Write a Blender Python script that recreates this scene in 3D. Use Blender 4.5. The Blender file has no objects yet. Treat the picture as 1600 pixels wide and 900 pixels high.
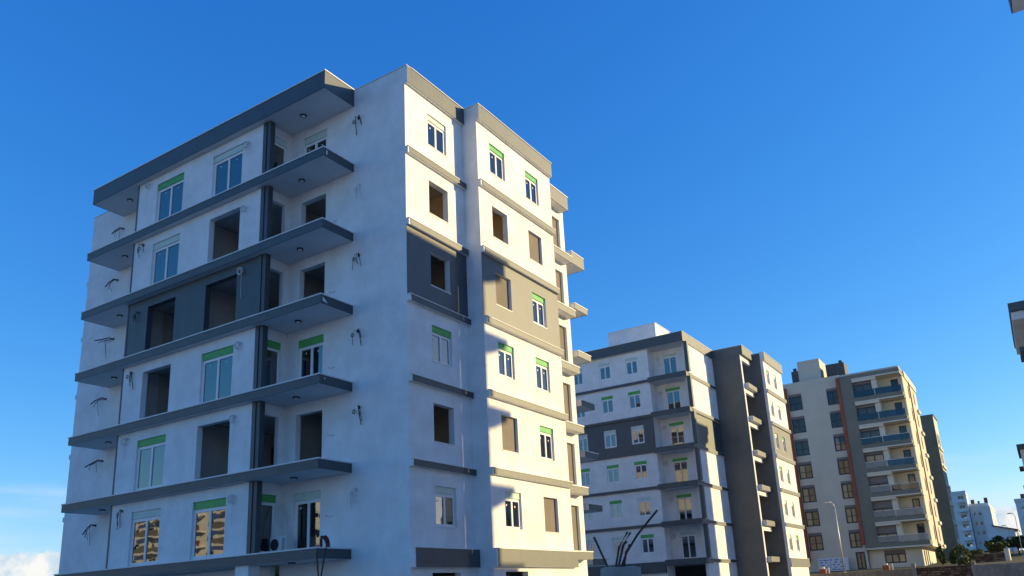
import bpy, math, random
from mathutils import Vector, Matrix, Quaternion

random.seed(7)
scene = bpy.context.scene
COL = scene.collection
R = math.radians

# ------------------------------------------------------------------ camera
YAW, PITCH, ROLL = R(-31.97994), R(15.70268), R(-2.85819)
CAM = Vector((17.42387, -21.11045, 1.61095))
FPX, PPX, PPY = 1261.1236, 803.819, 581.529
d = Vector((math.sin(YAW) * math.cos(PITCH), math.cos(YAW) * math.cos(PITCH), math.sin(PITCH)))
rt = Vector((math.cos(YAW), -math.sin(YAW), 0))
upv = rt.cross(d)
r2 = rt * math.cos(ROLL) + upv * math.sin(ROLL)
u2 = -rt * math.sin(ROLL) + upv * math.cos(ROLL)
cd = bpy.data.cameras.new("camera")
cam = bpy.data.objects.new("camera", cd)
COL.objects.link(cam)
cam.matrix_world = Matrix(((r2.x, u2.x, -d.x, CAM.x), (r2.y, u2.y, -d.y, CAM.y), (r2.z, u2.z, -d.z, CAM.z), (0, 0, 0, 1)))
cd.sensor_width = 36.0
cd.lens = FPX / 1600 * 36
cd.shift_x = -(PPX - 800) / 1600
cd.shift_y = (PPY - 450) / 1600
cd.clip_start = 0.1
cd.clip_end = 6000
scene.camera = cam
scene.render.resolution_x = 1024
scene.render.resolution_y = 576

# ------------------------------------------------------------------ sun, sky, exposure
SUN = Vector((1.0, 0.80, 0.31)).normalized()
sl = bpy.data.lights.new("sun", 'SUN')
sl.energy = 3.7
sl.angle = R(0.53)
sl.color = (1.0, 0.77, 0.37)
so = bpy.data.objects.new("sun", sl)
COL.objects.link(so)
so.rotation_euler = (-SUN).to_track_quat('-Z', 'Y').to_euler()
so.location = (60, 40, 60)

world = bpy.data.worlds.new("World")
scene.world = world
world.use_nodes = True
nt = world.node_tree
nt.nodes.clear()
N = nt.nodes.new
Lk = nt.links.new
out = N("ShaderNodeOutputWorld")
bg = N("ShaderNodeBackground")
sky = N("ShaderNodeTexSky")
sky.sky_type = 'NISHITA'
sky.sun_disc = False
sky.sun_elevation = math.asin(SUN.z)
sky.sun_rotation = math.atan2(SUN.x, SUN.y)
sky.altitude = 300
sky.air_density = 1.0
sky.dust_density = 0.35
sky.ozone_density = 3.0
hs = N("ShaderNodeHueSaturation")
hs.inputs['Saturation'].default_value = 1.22
hs.inputs['Value'].default_value = 1.0
Lk(sky.outputs[0], hs.inputs['Color'])
# tone of the clear winter sky, channel by channel (gain, power)
sc = N("ShaderNodeSeparateColor"); cc = N("ShaderNodeCombineColor")
Lk(hs.outputs[0], sc.inputs[0])
for ch, gain, pw in ((0, 0.64, 1.12), (1, 0.95, 0.86), (2, 1.86, 0.57)):
    q = N("ShaderNodeMath"); q.operation = 'POWER'; q.inputs[1].default_value = pw
    g_ = N("ShaderNodeMath"); g_.operation = 'MULTIPLY'; g_.inputs[1].default_value = gain
    Lk(sc.outputs[ch], q.inputs[0]); Lk(q.outputs[0], g_.inputs[0]); Lk(g_.outputs[0], cc.inputs[ch])
# low clouds: noise on the view direction, only close to the horizon
tc = N("ShaderNodeTexCoord")
sep = N("ShaderNodeSeparateXYZ")
Lk(tc.outputs['Generated'], sep.inputs[0])
mp = N("ShaderNodeMapping")
mp.inputs['Scale'].default_value = (11, 11, 24)
Lk(tc.outputs['Generated'], mp.inputs[0])
no = N("ShaderNodeTexNoise")
no.inputs['Scale'].default_value = 1.6
no.inputs['Detail'].default_value = 8
no.inputs['Roughness'].default_value = 0.58
Lk(mp.outputs[0], no.inputs[0])
# cumulus deck: dense below about 4 degrees, gone by about 6
hz = N("ShaderNodeMapRange")
hz.inputs['From Min'].default_value = 0.050
hz.inputs['From Max'].default_value = 0.098
hz.inputs['To Min'].default_value = 0.22
hz.inputs['To Max'].default_value = -0.26
Lk(sep.outputs['Z'], hz.inputs[0])
ad = N("ShaderNodeMath"); ad.operation = 'ADD'
Lk(no.outputs[0], ad.inputs[0]); Lk(hz.outputs[0], ad.inputs[1])
cr = N("ShaderNodeMapRange")
cr.interpolation_type = 'SMOOTHSTEP'
cr.inputs['From Min'].default_value = 0.52
cr.inputs['From Max'].default_value = 0.60
Lk(ad.outputs[0], cr.inputs[0])
# thin high veil
mp2 = N("ShaderNodeMapping")
mp2.inputs['Scale'].default_value = (2.2, 2.2, 16)
Lk(tc.outputs['Generated'], mp2.inputs[0])
no2 = N("ShaderNodeTexNoise")
no2.inputs['Scale'].default_value = 1.5
no2.inputs['Detail'].default_value = 5
Lk(mp2.outputs[0], no2.inputs[0])
hz2 = N("ShaderNodeMapRange")
hz2.inputs['From Min'].default_value = 0.02
hz2.inputs['From Max'].default_value = 0.24
hz2.inputs['To Min'].default_value = 0.10
hz2.inputs['To Max'].default_value = -0.25
Lk(sep.outputs['Z'], hz2.inputs[0])
ad2 = N("ShaderNodeMath"); ad2.operation = 'ADD'
Lk(no2.outputs[0], ad2.inputs[0]); Lk(hz2.outputs[0], ad2.inputs[1])
cr2 = N("ShaderNodeMapRange")
cr2.interpolation_type = 'SMOOTHSTEP'
cr2.inputs['From Min'].default_value = 0.46
cr2.inputs['From Max'].default_value = 0.75
cr2.inputs['To Max'].default_value = 0.55
Lk(ad2.outputs[0], cr2.inputs[0])
mx2 = N("ShaderNodeMix"); mx2.data_type = 'RGBA'
mx2.inputs['B'].default_value = (3.0, 3.6, 4.4, 1)
Lk(cr2.outputs[0], mx2.inputs['Factor']); Lk(cc.outputs[0], mx2.inputs['A'])
mx = N("ShaderNodeMix"); mx.data_type = 'RGBA'
mx.inputs['B'].default_value = (4.1, 4.25, 4.3, 1)
no3 = N("ShaderNodeTexNoise"); no3.inputs['Scale'].default_value = 34; no3.inputs['Detail'].default_value = 6; no3.inputs['Roughness'].default_value = 0.6
Lk(tc.outputs['Generated'], no3.inputs[0])
cs3 = N("ShaderNodeMapRange"); cs3.inputs['From Min'].default_value = 0.38; cs3.inputs['From Max'].default_value = 0.60
Lk(no3.outputs[0], cs3.inputs[0])
cl = N("ShaderNodeMix"); cl.data_type = 'RGBA'
cl.inputs['A'].default_value = (2.3, 3.0, 3.7, 1); cl.inputs['B'].default_value = (4.1, 4.1, 3.95, 1)
Lk(cs3.outputs[0], cl.inputs['Factor'])
Lk(cr.outputs[0], mx.inputs['Factor']); Lk(mx2.outputs['Result'], mx.inputs['A']); Lk(cl.outputs['Result'], mx.inputs['B'])
Lk(mx.outputs['Result'], bg.inputs[0])
bg.inputs[1].default_value = 0.115
Lk(bg.outputs[0], out.inputs[0])

scene.view_settings.view_transform = 'Standard'
scene.view_settings.look = 'None'
scene.view_settings.exposure = 1.02
scene.view_settings.gamma = 1
scene.view_settings.use_curve_mapping = False
scene.render.engine = 'CYCLES'

# ------------------------------------------------------------------ materials
MATS = {}


def mat(name, col, rough=0.85, var=0.0, vscale=1.2, bump=0.0, bscale=60, streak=0.0, metallic=0.0, spec=0.3):
    """plaster-like procedural material: patchy tone (own stains, not light) and fine relief"""
    m = bpy.data.materials.new(name)
    m.use_nodes = True
    t = m.node_tree
    b = t.nodes['Principled BSDF']
    b.inputs['Roughness'].default_value = rough
    b.inputs['Metallic'].default_value = metallic
    b.inputs['Specular IOR Level'].default_value = spec
    b.inputs['Base Color'].default_value = (*col, 1)
    g = t.nodes.new("ShaderNodeNewGeometry")
    if var > 0:
        n = t.nodes.new("ShaderNodeTexNoise")
        n.inputs['Scale'].default_value = vscale
        n.inputs['Detail'].default_value = 6
        n.inputs['Roughness'].default_value = 0.62
        t.links.new(g.outputs['Position'], n.inputs[0])
        r = t.nodes.new("ShaderNodeMapRange")
        r.inputs['From Min'].default_value = 0.36
        r.inputs['From Max'].default_value = 0.68
        t.links.new(n.outputs[0], r.inputs[0])
        fac = r.outputs[0]
        if streak > 0:
            mpn = t.nodes.new("ShaderNodeMapping")
            mpn.inputs['Scale'].default_value = (3.0, 3.0, 0.28)
            t.links.new(g.outputs['Position'], mpn.inputs[0])
            n3 = t.nodes.new("ShaderNodeTexNoise")
            n3.inputs['Scale'].default_value = 1.4
            n3.inputs['Detail'].default_value = 5
            t.links.new(mpn.outputs[0], n3.inputs[0])
            r3 = t.nodes.new("ShaderNodeMapRange")
            r3.inputs['From Min'].default_value = 0.5
            r3.inputs['From Max'].default_value = 0.72
            r3.inputs['To Max'].default_value = streak
            t.links.new(n3.outputs[0], r3.inputs[0])
            sub = t.nodes.new("ShaderNodeMath"); sub.operation = 'SUBTRACT'; sub.use_clamp = True
            t.links.new(fac, sub.inputs[0]); t.links.new(r3.outputs[0], sub.inputs[1])
            fac = sub.outputs[0]
        x = t.nodes.new("ShaderNodeMix"); x.data_type = 'RGBA'
        x.inputs['A'].default_value = (col[0] * (1 - var), col[1] * (1 - var * 1.05), col[2] * (1 - var * 1.12), 1)
        x.inputs['B'].default_value = (*col, 1)
        t.links.new(fac, x.inputs['Factor'])
        t.links.new(x.outputs['Result'], b.inputs['Base Color'])
    if bump > 0:
        n2 = t.nodes.new("ShaderNodeTexNoise")
        n2.inputs['Scale'].default_value = bscale
        n2.inputs['Detail'].default_value = 4
        t.links.new(g.outputs['Position'], n2.inputs[0])
        bp = t.nodes.new("ShaderNodeBump")
        bp.inputs['Strength'].default_value = bump
        bp.inputs['Distance'].default_value = 0.01
        t.links.new(n2.outputs[0], bp.inputs['Height'])
        t.links.new(bp.outputs[0], b.inputs['Normal'])
    MATS[name] = m
    return m


white = mat("white_plaster", (0.78, 0.785, 0.785), 0.95, 0.15, 1.1, 0.4, 22, 0.12, spec=0.08)
soffit = mat("soffit_plaster", (0.66, 0.66, 0.66), 0.9, 0.12, 0.7, 0.2, 40)
dark = mat("anthracite_plaster", (0.052, 0.066, 0.076), 0.54, 0.22, 1.3, 0.45, 30, 0.4, spec=0.72)
darkgrey = mat("grey_plaster", (0.125, 0.13, 0.128), 0.58, 0.2, 0.9, 0.4, 30, 0.4, spec=0.5)
room = mat("bare_room_plaster", (0.80, 0.62, 0.43), 0.95, 0.22, 1.1, 0.3, 20)
roomw = mat("grey_room_plaster", (0.60, 0.58, 0.55), 0.95, 0.18, 1.1, 0.3, 20)
concrete = mat("concrete", (0.33, 0.32, 0.30), 0.95, 0.3, 2.2, 0.6, 25, 0.4)
pvc = mat("white_pvc", (0.78, 0.78, 0.78), 0.4, 0.05, 4)
coping = mat("marble_coping", (0.72, 0.71, 0.69), 0.55, 0.1, 4)
pale = mat("pale_shutter_box", (0.56, 0.66, 0.60), 0.6, 0.12, 5)
green = mat("green_film", (0.10, 0.43, 0.12), 0.5, 0.2, 6)
steel = mat("rebar_steel", (0.07, 0.05, 0.045), 0.75, 0.35, 18, 0.4, 60)
rubber = mat("black_cable", (0.045, 0.045, 0.05), 0.7, 0.2, 9)
conduit = mat("white_conduit", (0.62, 0.62, 0.62), 0.6, 0.1, 9)
metalw = mat("galvanised_metal", (0.55, 0.56, 0.57), 0.5, 0.15, 3, metallic=0.4)
redpipe = mat("red_corrugated_pipe", (0.13, 0.028, 0.03), 0.6, 0.2, 9)
fan = mat("fan_grille", (0.03, 0.03, 0.035), 0.6, 0.1, 9)
acw = mat("air_unit_white", (0.62, 0.62, 0.60), 0.45, 0.1, 6)
beige = mat("beige_cladding", (0.58, 0.53, 0.43), 0.8, 0.1, 0.5, 0.2, 12)
cream = mat("cream_plaster", (0.66, 0.62, 0.52), 0.85, 0.1, 0.6, 0.2, 12)
taupe = mat("taupe_plaster", (0.20, 0.20, 0.165), 0.85, 0.12, 0.6, 0.3, 12, 0.3)
rust = mat("rust_red_panel", (0.34, 0.10, 0.055), 0.7, 0.25, 1.5, 0.2, 12)
alu = mat("dark_aluminium", (0.06, 0.062, 0.07), 0.5, 0.1, 3)
lilac = mat("roller_shutter_grey", (0.20, 0.185, 0.19), 0.6, 0.12, 3)
curtain = mat("white_curtain", (0.66, 0.64, 0.58), 0.9, 0.18, 1.6)
greenwall = mat("dark_green_render", (0.15, 0.16, 0.125), 0.85, 0.2, 0.5, 0.2, 12)
railm = mat("white_rail", (0.7, 0.7, 0.68), 0.4, 0.05, 4)
boxgrey = mat("roof_box_grey", (0.09, 0.09, 0.095), 0.7, 0.2, 1)
bluewhite = mat("hazy_white_plaster", (0.70, 0.70, 0.68), 0.9, 0.1, 0.3, 0.2, 8)
tile = mat("roof_tile_brown", (0.16, 0.08, 0.055), 0.85, 0.3, 2)
bark = mat("bark", (0.09, 0.065, 0.045), 0.9, 0.3, 8, 0.5, 20)


def sided(m, scale):
    """fine horizontal joints for far cladding boards"""
    t = m.node_tree
    b = t.nodes['Principled BSDF']
    g = t.nodes.new("ShaderNodeNewGeometry")
    s = t.nodes.new("ShaderNodeSeparateXYZ")
    t.links.new(g.outputs['Position'], s.inputs[0])
    mu = t.nodes.new("ShaderNodeMath"); mu.operation = 'MULTIPLY'; mu.inputs[1].default_value = scale
    t.links.new(s.outputs['Z'], mu.inputs[0])
    fr = t.nodes.new("ShaderNodeMath"); fr.operation = 'FRACT'
    t.links.new(mu.outputs[0], fr.inputs[0])
    gt = t.nodes.new("ShaderNodeMath"); gt.operation = 'GREATER_THAN'; gt.inputs[1].default_value = 0.1
    t.links.new(fr.outputs[0], gt.inputs[0])
    bp = t.nodes.new("ShaderNodeBump")
    bp.inputs['Strength'].default_value = 0.3
    bp.inputs['Distance'].default_value = 0.03
    t.links.new(gt.outputs[0], bp.inputs['Height'])
    t.links.new(bp.outputs[0], b.inputs['Normal'])


sided(beige, 1 / 0.5)


def glass(name, tint, ior, wave, wscale=0.9):
    m = bpy.data.materials.new(name)
    m.use_nodes = True
    t = m.node_tree
    t.nodes.clear()
    o = t.nodes.new("ShaderNodeOutputMaterial")
    mixn = t.nodes.new("ShaderNodeMixShader")
    tr = t.nodes.new("ShaderNodeBsdfTransparent"); tr.inputs[0].default_value = (*tint, 1)
    gl = t.nodes.new("ShaderNodeBsdfGlossy"); gl.inputs['Roughness'].default_value = 0.008
    gl.inputs['Color'].default_value = (0.95, 0.96, 0.97, 1)
    f = t.nodes.new("ShaderNodeFresnel"); f.inputs[0].default_value = ior
    g = t.nodes.new("ShaderNodeNewGeometry")
    n = t.nodes.new("ShaderNodeTexNoise"); n.inputs['Scale'].default_value = wscale; n.inputs['Detail'].default_value = 2
    t.links.new(g.outputs['Position'], n.inputs[0])
    bp = t.nodes.new("ShaderNodeBump"); bp.inputs['Strength'].default_value = wave; bp.inputs['Distance'].default_value = 0.03
    t.links.new(n.outputs[0], bp.inputs['Height'])
    t.links.new(bp.outputs[0], gl.inputs['Normal'])
    t.links.new(f.outputs[0], mixn.inputs[0]); t.links.new(tr.outputs[0], mixn.inputs[1]); t.links.new(gl.outputs[0], mixn.inputs[2])
    t.links.new(mixn.outputs[0], o.inputs[0])
    return m


pane_glass = glass("window_glass", (0.30, 0.34, 0.35), 2.4, 0.12, 0.8)
far_glass = glass("far_window_glass", (0.66, 0.70, 0.72), 1.62, 0.08)
blue_glass = glass("blue_rail_glass", (0.15, 0.28, 0.42), 1.6, 0.1)
grey_glass = bpy.data.materials.new("frosted_rail_glass")
grey_glass.use_nodes = True
_t = grey_glass.node_tree
_p = _t.nodes['Principled BSDF']
_p.inputs['Base Color'].default_value = (0.42, 0.44, 0.44, 1); _p.inputs['Roughness'].default_value = 0.35
_m = _t.nodes.new("ShaderNodeMixShader"); _m.inputs[0].default_value = 0.38
_tr = _t.nodes.new("ShaderNodeBsdfTransparent"); _tr.inputs[0].default_value = (0.8, 0.84, 0.84, 1)
_t.links.new(_tr.outputs[0], _m.inputs[1]); _t.links.new(_p.outputs[0], _m.inputs[2])
_t.links.new(_m.outputs[0], _t.nodes['Material Output'].inputs[0])


# ------------------------------------------------------------------ mesh helpers
class MB:
    def __init__(s):
        s.v = []; s.f = []

    def quad(s, a, b, c, e):
        i = len(s.v)
        s.v += [a, b, c, e]
        s.f.append((i, i + 1, i + 2, i + 3))
        return s

    def box(s, x0, x1, y0, y1, z0, z1):
        i = len(s.v)
        s.v += [(x0, y0, z0), (x1, y0, z0), (x1, y1, z0), (x0, y1, z0), (x0, y0, z1), (x1, y0, z1), (x1, y1, z1), (x0, y1, z1)]
        s.f += [(i, i + 3, i + 2, i + 1), (i + 4, i + 5, i + 6, i + 7), (i, i + 1, i + 5, i + 4), (i + 1, i + 2, i + 6, i + 5), (i + 2, i + 3, i + 7, i + 6), (i + 3, i, i + 4, i + 7)]
        return s

    def tube(s, pts, rad, n=6, taper=None):
        pts = [Vector(p) for p in pts]
        rings = []
        for k, p in enumerate(pts):
            t = (pts[min(k + 1, len(pts) - 1)] - pts[max(k - 1, 0)])
            if t.length < 1e-6: t = Vector((0, 0, 1))
            t.normalize()
            a = Vector((0, 0, 1)) if abs(t.z) < 0.9 else Vector((1, 0, 0))
            u = t.cross(a).normalized(); w = t.cross(u)
            rr = rad if taper is None else rad + (taper - rad) * k / (len(pts) - 1)
            base = len(s.v)
            for j in range(n):
                an = 2 * math.pi * j / n
                s.v.append(tuple(p + u * (rr * math.cos(an)) + w * (rr * math.sin(an))))
            rings.append(base)
        for k in range(len(rings) - 1):
            for j in range(n):
                a, b = rings[k] + j, rings[k] + (j + 1) % n
                s.f.append((a, b, rings[k + 1] + (j + 1) % n, rings[k + 1] + j))
        s.f.append(tuple(rings[0] + j for j in reversed(range(n))))
        s.f.append(tuple(rings[-1] + j for j in range(n)))
        return s

    def disc(s, c, rad, h, n=16, axis='z'):
        i = len(s.v)
        for z in (0, h):
            for j in range(n):
                a = 2 * math.pi * j / n
                p, q = rad * math.cos(a), rad * math.sin(a)
                if axis == 'z': s.v.append((c[0] + p, c[1] + q, c[2] + z))
                elif axis == 'y': s.v.append((c[0] + p, c[1] + z, c[2] + q))
                else: s.v.append((c[0] + z, c[1] + p, c[2] + q))
        for j in range(n):
            s.f.append((i + j, i + (j + 1) % n, i + n + (j + 1) % n, i + n + j))
        s.f.append(tuple(i + j for j in reversed(range(n)))); s.f.append(tuple(i + n + j for j in range(n)))
        return s

    def wall(s, axis, co, ci, s0, s1, z0, z1, holes=()):
        """solid wall between planes co (outside) and ci (inside) with rectangular holes (s0,s1,z0,z1)"""
        ss = sorted({s0, s1, *[h[0] for h in holes], *[h[1] for h in holes]})
        zs = sorted({z0, z1, *[h[2] for h in holes], *[h[3] for h in holes]})
        ss = [a for a in ss if s0 - 1e-6 <= a <= s1 + 1e-6]; zs = [a for a in zs if z0 - 1e-6 <= a <= z1 + 1e-6]
        P = (lambda c, a, z: (c, a, z)) if axis == 'x' else (lambda c, a, z: (a, c, z))

        def solid(i, j):
            if i < 0 or j < 0 or i >= len(ss) - 1 or j >= len(zs) - 1: return False
            a = (ss[i] + ss[i + 1]) / 2; z = (zs[j] + zs[j + 1]) / 2
            return not any(h[0] < a < h[1] and h[2] < z < h[3] for h in holes)
        for i in range(len(ss) - 1):
            for j in range(len(zs) - 1):
                if not solid(i, j): continue
                a, b, lo, hi = ss[i], ss[i + 1], zs[j], zs[j + 1]
                s.quad(P(co, a, lo), P(co, b, lo), P(co, b, hi), P(co, a, hi))
                s.quad(P(ci, a, lo), P(ci, a, hi), P(ci, b, hi), P(ci, b, lo))
                if not solid(i - 1, j): s.quad(P(co, a, lo), P(co, a, hi), P(ci, a, hi), P(ci, a, lo))
                if not solid(i + 1, j): s.quad(P(co, b, lo), P(ci, b, lo), P(ci, b, hi), P(co, b, hi))
                if not solid(i, j - 1): s.quad(P(co, a, lo), P(ci, a, lo), P(ci, b, lo), P(co, b, lo))
                if not solid(i, j + 1): s.quad(P(co, a, hi), P(co, b, hi), P(ci, b, hi), P(ci, a, hi))
        return s

    def mesh(s, name, m, off=(0, 0, 0), smooth=False):
        me = bpy.data.meshes.new(name)
        me.from_pydata([(a - off[0], b - off[1], c - off[2]) for a, b, c in s.v], [], s.f)
        me.materials.append(m)
        if smooth:
            for p in me.polygons: p.use_smooth = True
        me.update()
        return me

    def build(s, name, m, parent=None, smooth=False):
        off = (0, 0, 0)
        q = parent
        while q is not None:
            off = tuple(off[i] + q.location[i] for i in range(3)); q = q.parent
        o = bpy.data.objects.new(name, s.mesh(name, m, off, smooth))
        COL.objects.link(o)
        o.parent = parent
        return o


def tag(o, label, cat, group=None, kind=None):
    if label: o['label'] = label
    if cat: o['category'] = cat
    if group: o['group'] = group
    if kind: o['kind'] = kind
    return o


def empty(name, loc):
    o = bpy.data.objects.new(name, None)
    o.empty_display_size = 0.5
    o.location = loc
    COL.objects.link(o)
    return o


def part(parent, name, m, *boxes):
    b = MB()
    for bx in boxes: b.box(*bx)
    return b.build(name, m, parent)


# ------------------------------------------------------------------ windows (meshes shared between alike ones)
WIN = {}


def window_meshes(w, h, ns, box, fw, shm, fm, gm):
    key = (round(w, 2), round(h, 2), ns, box, fw, shm.name, fm.name, gm.name)
    if key in WIN: return WIN[key]
    f = MB()
    top = h - box
    f.box(-w / 2, -w / 2 + fw, 0, 0.07, 0, top); f.box(w / 2 - fw, w / 2, 0, 0.07, 0, top)
    f.box(-w / 2 + fw, w / 2 - fw, 0, 0.07, 0, fw); f.box(-w / 2 + fw, w / 2 - fw, 0, 0.07, top - fw, top)
    iw = w - 2 * fw
    panes = []
    sw = iw / ns
    sf = fw * 0.8
    for k in range(ns):
        a = -w / 2 + fw + k * sw; b = a + sw
        f.box(a + 0.004, a + sf, -0.012, 0.05, fw + 0.004, top - fw - 0.004); f.box(b - sf, b - 0.004, -0.012, 0.05, fw + 0.004, top - fw - 0.004)
        f.box(a + sf, b - sf, -0.012, 0.05, fw + 0.004, fw + sf); f.box(a + sf, b - sf, -0.012, 0.05, top - fw - sf, top - fw - 0.004)
        pm = MB().quad((a + sf, 0.022, fw + sf), (b - sf, 0.022, fw + sf), (b - sf, 0.022, top - fw - sf), (a + sf, 0.022, top - fw - sf))
        panes.append(pm.mesh("pane", gm))
    fmesh = f.mesh("window", fm)
    smesh = None
    if box > 0:
        sb = MB().box(-w / 2, w / 2, -0.03, 0.16, top + 0.003, h)
        sb.box(-w / 2 + 0.02, w / 2 - 0.02, -0.042, -0.03, top + 0.003, top + 0.03)
        smesh = sb.mesh("shutter_box", shm)
    WIN[key] = (fmesh, panes, smesh)
    return WIN[key]


def window(root, x, y, z, w, h, face, ns=2, box=0.27, fw=0.065, shm=pale, fm=pvc, gm=pane_glass, name="window", inset=0.09):
    """(x,y,z) bottom centre on the outer wall plane; face in '-y','+x','-x'"""
    fmesh, panes, smesh = window_meshes(w, h, ns, box, fw, shm, fm, gm)
    o = bpy.data.objects.new(name, fmesh)
    COL.objects.link(o)
    rz = {'-y': 0, '+x': math.pi / 2, '-x': -math.pi / 2, '+y': math.pi}[face]
    ix, iy = {'-y': (0, inset), '+x': (-inset, 0), '-x': (inset, 0), '+y': (0, -inset)}[face]
    rl = root.location
    o.location = (x + ix - rl[0], y + iy - rl[1], z - rl[2])
    o.rotation_euler = (0, 0, rz)
    o.parent = root
    for p in panes:
        po = bpy.data.objects.new("pane", p); COL.objects.link(po); po.parent = o
    if gm is pane_glass and w > 0.7:
        rs_ = random.Random(int(x * 97 + y * 31 + z * 13))
        q = w / 2 - fw * 1.8 if ns == 1 else w / 4
        spots = [(-q + rs_.uniform(-.1, .06), .30)] + ([(q - rs_.uniform(0, .05), .33)] if ns == 2 and rs_.random() < .6 else [])
        for sx_, sz_ in spots:
            st = MB().box(sx_ - .03, sx_ + .03, .014, .019, h - box - sz_, h - box - sz_ + .06)
            so_ = bpy.data.objects.new("sticker", st.mesh("sticker", pvc)); COL.objects.link(so_); so_.parent = o
    if smesh:
        sbo = bpy.data.objects.new("shutter_box", smesh); COL.objects.link(sbo); sbo.parent = o
    return o


def slab(root, x0, x1, y0, y1, z0, z1, faces, name="balcony_slab", fm=dark, cope=True, top=coping):
    """slab with soffit core; dark fascia and marble coping on the given faces ('-y','+x','-x','+y')"""
    t = 0.03
    cx0 = x0 + (t if '-x' in faces else 0); cx1 = x1 - (t if '+x' in faces else 0)
    cy0 = y0 + (t if '-y' in faces else 0); cy1 = y1 - (t if '+y' in faces else 0)
    core = part(root, name, soffit, (cx0, cx1, cy0, cy1, z0 + 0.006, z1 - 0.03))
    zt = z1 - 0.045 if cope else z1
    for f in faces:
        if f == '-y': part(core, "fascia", fm, (x0, x1, y0, y0 + t, z0, zt))
        if f == '+y': part(core, "fascia", fm, (x0, x1, y1 - t, y1, z0, zt))
        if f == '+x': part(core, "fascia", fm, (x1 - t, x1, y0 + t if '-y' in faces else y0, y1 - t if '+y' in faces else y1, z0, zt))
        if f == '-x': part(core, "fascia", fm, (x0, x0 + t, y0 + t if '-y' in faces else y0, y1 - t if '+y' in faces else y1, z0, zt))
    if cope:
        e = 0.025
        part(core, "coping", top, (x0 - (e if '-x' in faces else 0), x1 + (e if '+x' in faces else 0), y0 - (e if '-y' in faces else 0), y1 + (e if '+y' in faces else 0), zt + 0.002, z1 + 0.004))
    return core


def ledge(root, x0, x1, y0, y1, z0, z1, face='+x', fm=dark):
    """side band: white core with dark outer strip"""
    t = 0.02
    if face == '+x':
        c = part(root, "ledge", white, (x0, x1 - t, y0, y1, z0, z1)); part(c, "ledge_face", fm, (x1 - t, x1, y0 + 0.10, y1 - 0.004, z0 + 0.012, z1))
        part(c, "coping", coping, (x0, x1 + 0.02, y0 - 0.01, y1 + 0.01, z1 + 0.001, z1 + 0.03))
    elif face == '-x':
        c = part(root, "ledge", white, (x0 + t, x1, y0, y1, z0, z1)); part(c, "ledge_face", fm, (x0, x0 + t, y0, y1, z0 + 0.035, z1 - 0.03))
    else:
        c = part(root, "ledge", white, (x0, x1, y0 + t, y1, z0, z1)); part(c, "ledge_face", fm, (x0, x1, y0, y0 + t, z0 + 0.02, z1 - 0.02))
    return c


def parapet(root, x0, x1, y0, y1, z0, z1):
    """roof band facing +x: white core, dark face, metal coping"""
    c = part(root, "parapet", white, (x0, x1 - 0.02, y0, y1, z0, z1 - 0.02))
    part(c, "parapet_face", dark, (x1 - 0.02, x1, y0 + 0.012, y1 - 0.004, z0, z1 - 0.02))
    part(c, "coping", coping, (x0 - 0.02, x1 + 0.03, y0 - 0.03, y1 + 0.01, z1 - 0.018, z1 + 0.012))


# ------------------------------------------------------------------ ground
def gz(y):
    pts = [(-400, 0), (30, 0), (40, 0.4), (60.5, 1.0), (62.2, 1.2), (63, 2.3), (70, 2.62), (86, 3.05), (128, 4.6), (200, 6.8), (300, 9.2), (1500, 14), (4000, 14)]
    for (a, za), (b, zb) in zip(pts, pts[1:]):
        if y <= b: return za + (zb - za) * max(0, (y - a)) / (b - a)
    return 14


ys = [-2500, -400, -100, -40, 0, 30, 35, 40, 50, 60.5, 62.2, 63, 70, 78, 86, 105, 128, 160, 200, 250, 300, 600, 1500, 3500]
xs = [-3000, -800, -200, -60, -20, 0, 10, 20, 40, 80, 200, 800, 3000]
gb = MB()
for y in ys:
    for x in xs: gb.v.append((x, y, gz(y)))
for j in range(len(ys) - 1):
    for i in range(len(xs) - 1):
        a = j * len(xs) + i
        gb.f.append((a, a + 1, a + 1 + len(xs), a + len(xs)))
soil = mat("dry_soil", (0.36, 0.345, 0.32), 0.95, 0.4, 0.6, 0.6, 8)
tag(gb.build("ground", soil), None, None, kind="structure")

sc_b = MB()
yy_ = [63.2, 70, 78, 86, 105, 128, 160, 200, 250, 300, 600]
xx_ = [-200, -60, -20, 0, 10, 20, 40, 80, 200]
for y in yy_:
    for x in xx_: sc_b.v.append((x, y, gz(y) + 0.01))
for j in range(len(yy_) - 1):
    for i in range(len(xx_) - 1):
        a = j * len(xx_) + i
        sc_b.f.append((a, a + 1, a + 1 + len(xx_), a + len(xx_)))
tag(sc_b.build("scrub_ground", mat("scrub", (0.060, 0.062, 0.034), .95, .5, 1.2, .9, 4)), None, None, kind="structure")

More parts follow.
